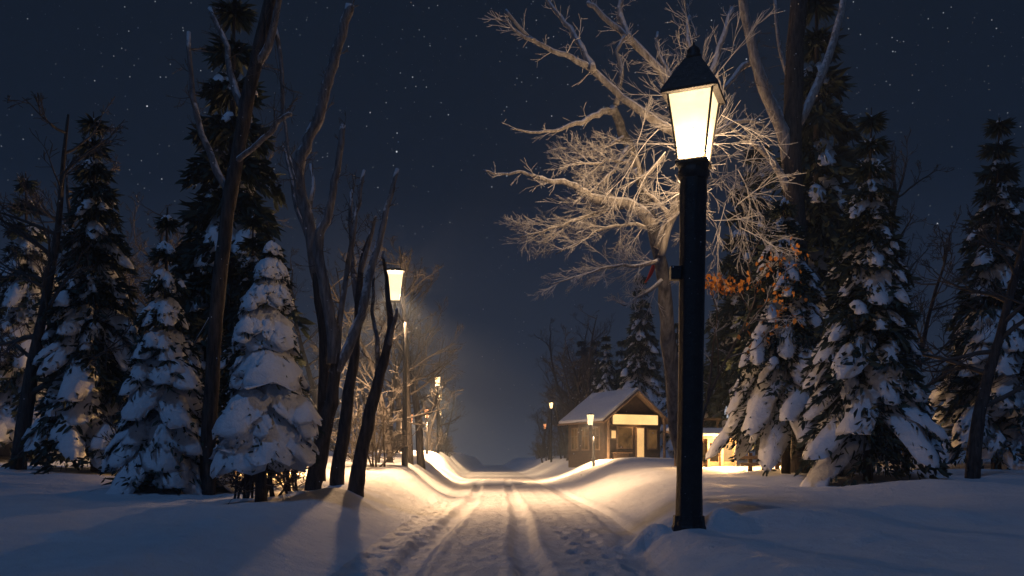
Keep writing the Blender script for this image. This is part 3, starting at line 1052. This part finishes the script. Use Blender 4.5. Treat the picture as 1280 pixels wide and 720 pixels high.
def big_lamp():
    D = 8.5
    b = W(861, 665, D)
    t = thing('street_lamp', b, 'big black street lamp with a square tapered glowing lantern, nearest on the right', 'street lamp')
    px = D / F
    zt = (665 - 207) * px
    ln = 6 * px           # lean
    # post
    m = MB()
    rg = []
    prof = [(-0.35, 0.150), (0.0, 0.150), (0.10, 0.150), (0.14, 0.128), (0.5, 0.122), (1.6, 0.118), (2.6, 0.122), (zt - 0.42, 0.126), (zt - 0.25, 0.130), (zt - 0.12, 0.125)]
    zz = []
    for (z0, r0), (z1, r1) in zip(prof, prof[1:]):
        for k in range(4):
            zz.append((lerp(z0, z1, k / 4), lerp(r0, r1, k / 4)))
    zz.append(prof[-1])
    for z, r in zz:
        cx = ln * max(0, z) / zt
        ring = []
        for i in range(48):
            a = 2 * math.pi * i / 48 + 0.2
            q = r * (1 + 0.055 * (abs(math.cos(4 * a)) - 0.6)) * (1 + 0.03 * mn.noise(Vector((math.cos(a) * 2, math.sin(a) * 2, z * 3))))
            ring.append(Vector((cx + q * math.cos(a), q * math.sin(a), z)))
        rg.append(ring)
    m.rings(rg)
    m.build('post', M['iron'], t)
    # foot
    m = MB()
    m.rings([[Vector((r * math.cos(2 * math.pi * i / 10 + .3), r * math.sin(2 * math.pi * i / 10 + .3), z)) for i in range(10)]
             for z, r in ((-0.3, 0.17), (0.05, 0.165), (0.07, 0.155), (0.16, 0.150))])
    m.build('foot', M['iron'], t, False, 0.006)
    # collar under the lantern
    m = MB()
    m.rings([[Vector((ln + r * math.cos(2 * math.pi * i / 20), r * math.sin(2 * math.pi * i / 20), z)) for i in range(20)]
             for z, r in ((zt - 0.14, 0.128), (zt - 0.10, 0.150), (zt - 0.06, 0.150), (zt - 0.04, 0.135), (zt - 0.01, 0.140), (zt, 0.150))])
    m.build('collar', M['iron'], t)
    rot = R(-23) - math.pi / 2 + R(90)
    z0, z1 = zt + 0.02, zt + 0.66
    a0, a1 = 0.25, 0.42
    c = (ln, 0)
    # base plate + top frame + bars
    m = MB()
    m.rings([sq(0.30, zt - 0.002, rot, 4, c), sq(0.30, zt + 0.02, rot, 4, c), sq(0.27, zt + 0.035, rot, 4, c)])
    lo, hi = sq(a0, z0, rot, 4, c), sq(a1, z1, rot, 4, c)
    for p, q in zip(lo, hi):
        m.tube([p, p.lerp(q, .5), q], [0.011, 0.011, 0.011], 6)
    for i in range(4):
        m.tube([hi[i], hi[(i + 1) % 4]], [0.014, 0.014], 6)
    m.build('lantern_frame', M['iron'], t, False)
    for i in range(4):
        m = MB()
        pl = [v.lerp(Vector((c[0], c[1], v.z)), 0.035) for v in (lo[i], lo[(i + 1) % 4], hi[(i + 1) % 4], hi[i])]
        inn = [v.lerp(Vector((c[0], c[1], v.z)), 0.02) for v in pl]
        m.rings([pl, inn])
        m.build('pane', M['pane_near'], t, False)
    # roof
    m = MB()
    prof = [(z1 - 0.015, 0.53), (z1 + 0.015, 0.535), (z1 + 0.05, 0.50), (z1 + 0.20, 0.335), (z1 + 0.32, 0.20), (z1 + 0.36, 0.15)]
    m.rings([sq(a, z, rot, 4, c) for z, a in prof])
    m.build('roof', M['iron'], t, False, 0.006)
    m = MB()
    m.rings([[Vector((ln + r * math.cos(2 * math.pi * i / 12), r * math.sin(2 * math.pi * i / 12), z)) for i in range(12)]
             for z, r in ((z1 + 0.355, 0.07), (z1 + 0.40, 0.075), (z1 + 0.41, 0.05), (z1 + 0.44, 0.065), (z1 + 0.47, 0.05), (z1 + 0.50, 0.015), (z1 + 0.53, 0.008))])
    m.build('finial', M['iron'], t)
    # small bracket box on the left of the post
    m = MB()
    zb = (665 - 342) * px
    m.box((ln * .7 - 0.165, -0.01, zb), (0.10, 0.10, 0.13))
    m.box((ln * .7 - 0.12, 0.0, zb + 0.02), (0.06, 0.05, 0.03))
    m.build('bracket_box', M['iron'], t, False, 0.006)
    lamp_light(t, (ln, 0, z0 + 0.09), 950, (1.0, 0.67, 0.40), 0.045)


big_lamp()


def lamp_meshes(pole_h, arm, panemat, polemat='zinc', r=0.055, s=1.0):
    parts = []
    m = MB()
    n = 12
    m.rings([[Vector((q * math.cos(2 * math.pi * i / n), q * math.sin(2 * math.pi * i / n), z)) for i in range(n)]
             for z, q in ((-0.3, r * 1.5), (0.45, r * 1.5), (0.5, r * 1.1), (pole_h * 0.6, r), (pole_h - (0.42 if arm else 0), r * 0.85))])
    if arm:
        m.tube([Vector((0, 0, pole_h - 0.44)), Vector((arm * .55, 0, pole_h - 0.30)), Vector((arm * .95, 0, pole_h - 0.10)), Vector((arm, 0, pole_h + 0.09))], [r * .7, r * .6, r * .6, r * .6], 8)
    parts.append(('pole', m, polemat, True))
    z0 = pole_h + 0.10
    z1 = z0 + 0.72 * s
    a0, a1 = 0.24 * s, 0.44 * s
    c = (arm, 0)
    rot = 0.15
    lo, hi = sq(a0, z0, rot, 4, c), sq(a1, z1, rot, 4, c)
    m = MB()
    m.rings([sq(a0 * 1.15, z0 - 0.025, rot, 4, c), sq(a0 * 1.15, z0, rot, 4, c)])
    for p, q in zip(lo, hi):
        m.tube([p, q], [0.008 * s] * 2, 5)
    parts.append(('lantern_frame', m, 'iron', False))
    m = MB()
    m.rings([[v.lerp(Vector((c[0], c[1], v.z)), k) for v in rr] for rr, k in ((lo, .04), (hi, .04))], False)
    parts.append(('glass', m, panemat, False))
    m = MB()
    m.rings([sq(a1 * 1.08, z1, rot, 4, c), sq(a1 * 1.1, z1 + 0.02, rot, 4, c), sq(a1 * 0.5, z1 + 0.09 * s, rot, 4, c), sq(a1 * .2, z1 + 0.11 * s, rot, 4, c)])
    parts.append(('roof', m, 'iron', False))
    return parts, Vector((arm, 0, z0 + 0.42 * s))


def spot_light(parent, loc, power, size, blend, col):
    l = bpy.data.lights.new('reflector_light', 'SPOT')
    l.energy = power
    l.color = col
    l.spot_size = R(size)
    l.spot_blend = blend
    l.shadow_soft_size = 0.13
    o = bpy.data.objects.new('reflector_light', l)
    COL.objects.link(o)
    o.location = loc
    o.parent = parent


def small_lamp(loc, pole_h, label, power, arm=0.0, panemat='pane_far', polemat='zinc', r=0.055, s=1.0, col=(1.0, 0.63, 0.35), rz=0.0, group=None, spot=0, cone=136):
    t = thing('street_lamp', loc, label, 'street lamp', rz, group)
    parts, lp = lamp_meshes(pole_h, arm, panemat, polemat, r, s)
    for nm, m, mt, sm in parts:
        m.build(nm, M[mt], t, sm)
    if power:
        lamp_light(t, lp, power, col, 0.07)
    if spot:
        spot_light(t, lp - Vector((0, 0, 0.14 * s)), spot * 2.6, cone, 0.75 if cone < 160 else 1.0, col)
    return t


def lamp_px(px, py, d, label, power, panemat='pane_small', s=0.62, col=(1.0, 0.65, 0.34), spot=0, cone=155):
    g = onground(px, d, 0)
    ht = CH + (577 - py) / F * d - g.z
    small_lamp(g, ht - 0.10 - 0.36 * s, label, power, 0, panemat, 'iron', 0.05, s, col, spot=spot, cone=cone)


b = onground(506, 22.0, 0)
small_lamp(b, (CH + (577 - 379) / F * 22.0) - b.z - 0.05, 'slim grey street lamp with its lantern set off its pole, on the left bank', 1300, -0.26, spot=6900, cone=144)


lamp_px(547, 477, 56, 'distant street lamp whose light hangs highest in the left row', 700, s=0.75, spot=6500, cone=166)
lamp_px(549.5, 497, 70, 'second highest of the distant street lamps on the left', 700, s=0.75, spot=6500, cone=166)
lamp_px(550, 517, 96, 'faintest and farthest street lamp of the left row', 500, s=0.75)
lamp_px(533.5, 517, 44, 'low street lamp with a red tinged light beside the thick dark trunk on the left', 150, 'pane_red', 0.55, (1, .6, .3), spot=3600, cone=166)
lamp_px(513.5, 523, 38, 'low street lamp with a dim red light between two trunks on the left bank', 60, 'pane_red', 0.45, (1, .6, .3), spot=3000, cone=166)
lamp_px(689, 507, 66, 'distant dark street lamp left of the kiosk, the taller of two', 500, s=0.55)
lamp_px(681, 533, 84, 'distant dark street lamp left of the kiosk, the lower of two', 300, 'pane_red', 0.6)


# ------------------------------------------------------------------ kiosk
def kiosk():
    D = 44.0
    loc = onground(767, D, 0)
    loc.z = 0.90
    rz = R(27)
    t = thing('kiosk', loc, 'wooden kiosk with snowy gable roof and a wide glowing sign over a lit door', 'kiosk', rz)
    WD, DP, HW, HG = 3.3, 3.2, 2.1, 3.35
    m = MB()
    x0, x1, y0, y1 = -WD / 2, WD / 2, -DP / 2, DP / 2
    A = [Vector(p) for p in ((x0, y0, -.3), (x1, y0, -.3), (x1, y1, -.3), (x0, y1, -.3), (x0, y0, HW), (x1, y0, HW), (x1, y1, HW), (x0, y1, HW), (0, y0, HG), (0, y1, HG))]
    m.v = A
    m.f = [(0, 1, 5, 8, 4), (2, 3, 7, 9, 6), (3, 0, 4, 7), (1, 2, 6, 5), (0, 3, 2, 1), (4, 8, 9, 7), (5, 6, 9, 8)]
    m.build('wall', M['wood_dark'], t, False)
    # roof slabs
    ov, th = 0.42, 0.09
    slope = (HG - HW) / (WD / 2)
    ex = WD / 2 + 0.38
    ez = HG - slope * ex
    m = MB()
    s_ = MB()
    for sg in (-1, 1):
        for mm, u0, u1, tt, oo, e0 in ((m, 0.02, th, 1, ov, ex), (s_, th + 0.003, th + 0.11, 1, ov - 0.04, ex - 0.03)):
            P = []
            for yy in (y0 - oo, y1 + oo):
                for (xx, zz) in ((0, HG), (sg * e0, HG - slope * e0)):
                    for u in (u0, u1):
                        P.append(Vector((xx, yy, zz + u)))
            n = len(mm.v)
            mm.v += P
            for q in ((0, 2, 3, 1), (4, 5, 7, 6), (0, 4, 6, 2), (1, 3, 7, 5), (2, 6, 7, 3)):
                mm.f.append(tuple(n + i for i in q))
    rf = m.build('roof', M['trim'], t, False)
    so = s_.build('snow_cover', M['snow'], rf, True)
    sb = so.modifiers.new('sub', 'SUBSURF')
    sb.subdivision_type = 'SIMPLE'
    sb.levels = sb.render_levels = 4
    dt = bpy.data.textures.new('snowclouds', 'CLOUDS')
    dt.noise_scale = 0.5
    dm = so.modifiers.new('disp', 'DISPLACE')
    dm.texture = dt
    dm.strength = 0.07
    # barge boards
    m = MB()
    for sg in (-1, 1):
        a = Vector((0, y0 - ov - 0.03, HG + 0.02))
        b_ = Vector((sg * ex, y0 - ov - 0.03, ez + 0.02))
        m.tube([a, b_], [0.07, 0.07], 4)
    m.build('barge_board', M['trim'], t, False)
    # sign box
    m = MB()
    m.box((0.02, y0 - 0.12, 2.02), (2.75, 0.16, 0.56))
    sgn = m.build('sign_box', M['wood_dark'], t, False, 0.02)
    m = MB()
    m.box((0.02, y0 - 0.215, 2.02), (2.65, 0.025, 0.47))
    m.build('sign_face', M['sign'], sgn, False, 0.01)
    # door
    m = MB()
    m.box((0.42, y0 - 0.03, 0.83), (0.56, 0.05, 1.72))
    dr = m.build('door', M['trim'], t, False, 0.01)
    m = MB()
    m.box((0.42, y0 - 0.065, 0.86), (0.40, 0.012, 1.52))
    m.build('door_pane', M['door_glow'], dr, False)
    m = MB()
    m.box((0.665, y0 - 0.075, 0.82), (0.03, 0.04, 0.14))
    m.build('handle', M['iron'], dr, False)
    # front windows
    for (cx, cz, w, h, mt) in ((-1.15, 1.30, 0.24, 0.36, 'door_glow'), (-0.48, 1.15, 0.8, 0.95, 'win_glow'), (1.15, 1.1, 0.5, 0.9, 'win_glow')):
        m = MB()
        m.box((cx, y0 - 0.025, cz), (w + 0.12, 0.05, h + 0.12))
        f = m.build('window', M['trim'], t, False, 0.008)
        m = MB()
        m.box((cx, y0 - 0.058, cz), (w, 0.012, h))
        m.build('pane', M[mt], f, False)
    # lit counter shelf
    m = MB()
    m.box((-0.75, y0 - 0.18, 0.42), (1.0, 0.36, 0.06))
    m.box((-0.75, y0 - 0.06, 0.26), (0.9, 0.10, 0.26))
    m.build('counter', M['wood'], t, False, 0.01)
    # side windows and posts on the left wall
    for cy in (-0.95, 0.0, 0.95):
        m = MB()
        m.box((x0 - 0.025, cy, 1.12), (0.05, 0.62, 1.15))
        f = m.build('window', M['trim'], t, False, 0.008)
        m = MB()
        m.box((x0 - 0.058, cy, 1.12), (0.012, 0.50, 1.02))
        m.build('pane', M['win_glow'], f, False)
        m = MB()
        m.box((x0 - 0.07, cy, 1.12), (0.012, 0.03, 1.02))
        m.box((x0 - 0.073, cy, 1.25), (0.012, 0.50, 0.03))
        m.build('muntin', M['trim'], f, False)
    for cx in (x0, x1):
        m = MB()
        m.box((cx, y0 - ov + 0.08, 0.95), (0.10, 0.10, 2.3))
        m.build('porch_post', M['trim'], t, False, 0.01)
    lamp_light(t, (0.0, y0 - 0.45, 1.66), 18, (1, .55, .22), 0.06)  # added light without a fitting, warms the front wall under the sign
    return t


kiosk()
g = onground(742, 39.5, 0)
small_lamp(g, (CH + (577 - 531) / F * 39.5) - g.z - 0.1, 'thin lamp post with a wide glowing shade at the left front corner of the kiosk', 130, -0.14, 'pane_far', 'zinc', 0.045, 0.62, (1.0, 0.64, 0.33), spot=3600, cone=162)

# sign spill: the sign face emits, plus the added point light before it

# ---- low stall at the right behind the big lamp
def stall():
    D = 25.0
    loc = onground(893, D, 0.05)
    t = thing('market_stall', loc, 'low wooden stall with warm lit front between the big lamp post and the spruce', 'stall', R(18))
    h = CH + (577 - 545) / F * D - loc.z
    m = MB()
    m.box((0, 0.5, h * 0.46), (1.5, 0.9, h * 0.92))
    m.build('wall', M['wood'], t, False, 0.01)
    for x in (-0.66, -0.22, 0.22, 0.66):
        m = MB()
        m.box((x, -0.02, h * 0.45), (0.08, 0.08, h * 0.9))
        m.build('post', M['trim'], t, False, 0.008)
    for x in (-0.44, 0.0, 0.44):
        m = MB()
        m.box((x, 0.035, h * 0.5), (0.30, 0.02, h * 0.55))
        m.build('lit_panel', M['door_glow' if x == 0.44 else 'win_glow'], t, False)
    m = MB()
    P = [Vector((-0.95, -0.25, h * .90)), Vector((0.95, -0.25, h * .90)), Vector((0.95, 1.1, h * 1.12)), Vector((-0.95, 1.1, h * 1.12))]
    m.rings([P, [p + Vector((0, 0, 0.07)) for p in P]])
    r_ = m.build('roof', M['trim'], t, False, 0.01)
    P2 = [p + Vector((0, 0, 0.073)) for p in P]
    m = MB()
    m.rings([P2, [p.lerp(Vector((0, .4, p.z)), 0.06) + Vector((0, 0, 0.10)) for p in P2]])
    m.build('snow_cover', M['snow'], r_, False, 0.03)
    lamp_light(t, (0.1, -0.55, h * 0.62), 420, (1, .55, .2), 0.05)


stall()

# a small white candle lantern standing on the rail behind the stall
g = onground(908, 26.8, 0)
m = MB()
rl = thing('wooden_rail', onground(897, 26.8, 0), 'short dark rail standing behind the lit stall', 'fence')
zr = CH + (577 - 524) / F * 26.8 - rl.location.z
m.box((0, 0, zr), (1.0, 0.07, 0.07))
m.build('rail', M['wood_dark'], rl, False)
for x in (-0.45, 0.0, 0.45):
    m = MB()
    m.box((x, 0.0, zr / 2 - 0.04), (0.07, 0.06, zr + 0.0))
    m.build('post', M['wood_dark'], rl, False)
cl = Vector((g.x, 26.8, rl.location.z + zr + 0.036))
m = MB()
m.rings([[cl + Vector((r * math.cos(2 * math.pi * i / 10), r * math.sin(2 * math.pi * i / 10), z)) for i in range(10)]
         for z, r in ((0, 0.09), (0.03, 0.09), (0.05, 0.06), (0.22, 0.055), (0.28, 0.03), (0.36, 0.008))])
tag(m.build('candle', mat_glow('candle_wax', (0.85, 0.88, 1.0), 0.55, 0, 0.2)), 'small pale pointed candle on the rail over the stall', 'candle')


# ---- low fence in warm light behind the spruce
def fence():
    D = 22.5
    t = thing('wooden_fence', onground(990, D, 0), 'low rough wooden fence lit gold behind the ragged spruce on the right', 'fence', R(-4))
    for i in range(9):
        x = -1.05 + i * 0.34
        m = MB()
        hh = 0.42 + 0.05 * math.sin(i * 2.3)
        m.box((x, 0, hh / 2 - 0.1), (0.10, 0.09, hh + 0.2), 0.1 * math.sin(i * 1.7))
        m.build('post', M['wood'], t, False, 0.008)
    for z in (0.12, 0.30):
        m = MB()
        m.tube([Vector((-1.3, -0.06, z)), Vector((0.2, -0.07, z + 0.03)), Vector((1.9, -0.06, z))], [0.04, 0.045, 0.04], 7, 0.2)
        m.build('rail', M['wood'], t)


fence()
# ground lantern behind the fence
def ground_lantern(px, d, label, power):
    t = thing('ground_lantern', onground(px, d, 0), label, 'lantern')
    z = 0.0
    m = MB()
    m.rings([sq(a, q) for q, a in ((-.05, .26), (0.05, .26), (0.06, .22))])
    m.build('base', M['iron'], t, False)
    lo, hi = sq(.18, .06), sq(.22, .40)
    m = MB()
    m.rings([lo, hi], False)
    m.build('glass', M['pane_small'], t, False)
    m = MB()
    for p, q in zip(lo, hi):
        m.tube([p, q], [.012, .012], 5)
    m.rings([sq(a, q) for q, a in ((.40, .30), (.43, .30), (.55, .10), (.60, .05))])
    m.build('cap', M['iron'], t, False)
    lamp_light(t, (0, 0, .25), power, (1, .55, .2), .05)


ground_lantern(985, 24.0, 'glowing lantern on the snow behind the low fence on the right', 900)
ground_lantern(352, 17.5, 'added glowing lantern lighting the snow behind the shrub and the small spruce on the left', 1100)  # unseen lantern added to turn the snow behind the spruce gold

# ------------------------------------------------------------------ falling snow
rng = random.Random(1234)
mb = MB()
for k in range(2600):
    yy = 5 + 30 * rng.random() ** 1.1
    c = Vector((rng.uniform(-0.62, 0.62) * yy, yy, rng.uniform(0.6, 0.9 + 0.55 * yy)))
    r = rng.uniform(0.0022, 0.0065)
    n = len(mb.v)
    mb.v += [c + Vector(v) * r for v in ((1, 0, 0), (-1, 0, 0), (0, 1, 0), (0, -1, 0), (0, 0, 1), (0, 0, -1))]
    mb.f += [tuple(n + i for i in q) for q in ((0, 2, 4), (2, 1, 4), (1, 3, 4), (3, 0, 4), (2, 0, 5), (1, 2, 5), (3, 1, 5), (0, 3, 5))]
tag(mb.build('falling_snow', M['snowload']), 'fine snowflakes drifting through the night air', 'snowflakes', None, 'stuff')

# ------------------------------------------------------------------ haze
mb = MB()
mb.box((0, 104, 24), (700, 244, 60))
hz = mb.build('haze', bpy.data.materials.new('haze_air'), None, False)
hz['kind'] = 'stuff'
hm = hz.data.materials[0]
hm.use_nodes = True
nt = hm.node_tree
nt.nodes.remove(nt.nodes['Principled BSDF'])
pv = nt.nodes.new('ShaderNodeVolumePrincipled')
pv.inputs['Density'].default_value = 0.0024
pv.inputs['Color'].default_value = (0.58, 0.73, 1.0, 1)
pv.inputs['Anisotropy'].default_value = 0.0
pv.inputs['Density Attribute'].default_value = ''
pv.inputs['Temperature Attribute'].default_value = ''
nt.links.new(pv.outputs[0], nt.nodes['Material Output'].inputs['Volume'])
try:
    hm.cycles.homogeneous_volume = True
except Exception:
    pass

# ------------------------------------------------------------------ night sky
w = bpy.data.worlds.new('World')
SC.world = w
w.use_nodes = True
nt = w.node_tree
N, L = nt.nodes, nt.links
bg = N['Background']
tc = N.new('ShaderNodeTexCoord')
nrm = N.new('ShaderNodeVectorMath'); nrm.operation = 'NORMALIZE'
L.new(tc.outputs['Generated'], nrm.inputs[0])
sx = N.new('ShaderNodeSeparateXYZ')
L.new(nrm.outputs[0], sx.inputs[0])
mr = N.new('ShaderNodeMapRange')
mr.inputs['From Min'].default_value = -0.02
mr.inputs['From Max'].default_value = 0.75
L.new(sx.outputs['Z'], mr.inputs['Value'])
rp = ramp(N, L, mr.outputs[0], [(0.0, (0.052, 0.070, 0.110)), (0.12, (0.024, 0.034, 0.055)), (0.40, (0.0058, 0.0105, 0.0185)), (1.0, (0.0038, 0.0068, 0.0125))])
# stars: rare cells of a Voronoi pattern
total = None
for sc_, rad_, keep, amp in ((190, 0.12, 0.72, 0.42), (110, 0.085, 0.80, 0.7), (50, 0.05, 0.70, 1.5)):
    vo = N.new('ShaderNodeTexVoronoi')
    vo.inputs['Scale'].default_value = sc_
    L.new(nrm.outputs[0], vo.inputs['Vector'])
    lt = N.new('ShaderNodeMapRange')
    lt.inputs['From Min'].default_value = rad_
    lt.inputs['From Max'].default_value = rad_ * 0.5
    L.new(vo.outputs['Distance'], lt.inputs['Value'])
    sp = N.new('ShaderNodeSeparateColor')
    L.new(vo.outputs['Color'], sp.inputs[0])
    kp = N.new('ShaderNodeMapRange')
    kp.inputs['From Min'].default_value = keep
    kp.inputs['From Max'].default_value = 1.0
    kp.inputs['To Max'].default_value = amp
    L.new(sp.outputs[0], kp.inputs['Value'])
    mu = N.new('ShaderNodeMath'); mu.operation = 'MULTIPLY'
    L.new(lt.outputs[0], mu.inputs[0]); L.new(kp.outputs[0], mu.inputs[1])
    if total is None:
        total = mu.outputs[0]
    else:
        ad = N.new('ShaderNodeMath'); ad.operation = 'ADD'
        L.new(total, ad.inputs[0]); L.new(mu.outputs[0], ad.inputs[1])
        total = ad.outputs[0]
fade = N.new('ShaderNodeMapRange')
fade.inputs['From Min'].default_value = 0.12
fade.inputs['From Max'].default_value = 0.34
L.new(sx.outputs['Z'], fade.inputs['Value'])
mu = N.new('ShaderNodeMath'); mu.operation = 'MULTIPLY'
L.new(total, mu.inputs[0]); L.new(fade.outputs[0], mu.inputs[1])
sc3 = N.new('ShaderNodeVectorMath'); sc3.operation = 'SCALE'
sc3.inputs[0].default_value = (0.85, 0.92, 1.0)
L.new(mu.outputs[0], sc3.inputs['Scale'])
add = N.new('ShaderNodeVectorMath'); add.operation = 'ADD'
L.new(rp.outputs['Color'], add.inputs[0]); L.new(sc3.outputs[0], add.inputs[1])
L.new(add.outputs[0], bg.inputs['Color'])
bg.inputs['Strength'].default_value = 1.0

# moonlight from behind the camera, high on the left
sun = bpy.data.lights.new('moon', 'SUN')
sun.energy = 0.34
sun.angle = R(6)
sun.color = (0.17, 0.43, 1.0)
so = bpy.data.objects.new('moon', sun)
COL.objects.link(so)
so.rotation_euler = (R(32), 0, R(-28))

# ------------------------------------------------------------------ camera
cam = bpy.data.cameras.new('Camera')
co = bpy.data.objects.new('Camera', cam)
COL.objects.link(co)
co.location = (0, 0, CH)
co.rotation_euler = (R(90), 0, 0)
cam.sensor_width = 36
cam.lens = F / 1280 * 36
cam.shift_x = (640 - VX) / 1280
cam.shift_y = (VY - 360) / 1280
cam.clip_end = 3000
cam.clip_start = 0.05
SC.camera = co

vs = SC.view_settings
vs.view_transform = 'Standard'
vs.look = 'None'
vs.exposure = 0
vs.gamma = 1
vs.use_curve_mapping = False
SC.render.engine = 'CYCLES'
cy = SC.cycles
cy.use_denoising = True
cy.max_bounces = 6
cy.diffuse_bounces = 3
cy.glossy_bounces = 2
cy.transmission_bounces = 3
cy.transparent_max_bounces = 8
cy.volume_bounces = 0
cy.sample_clamp_indirect = 4
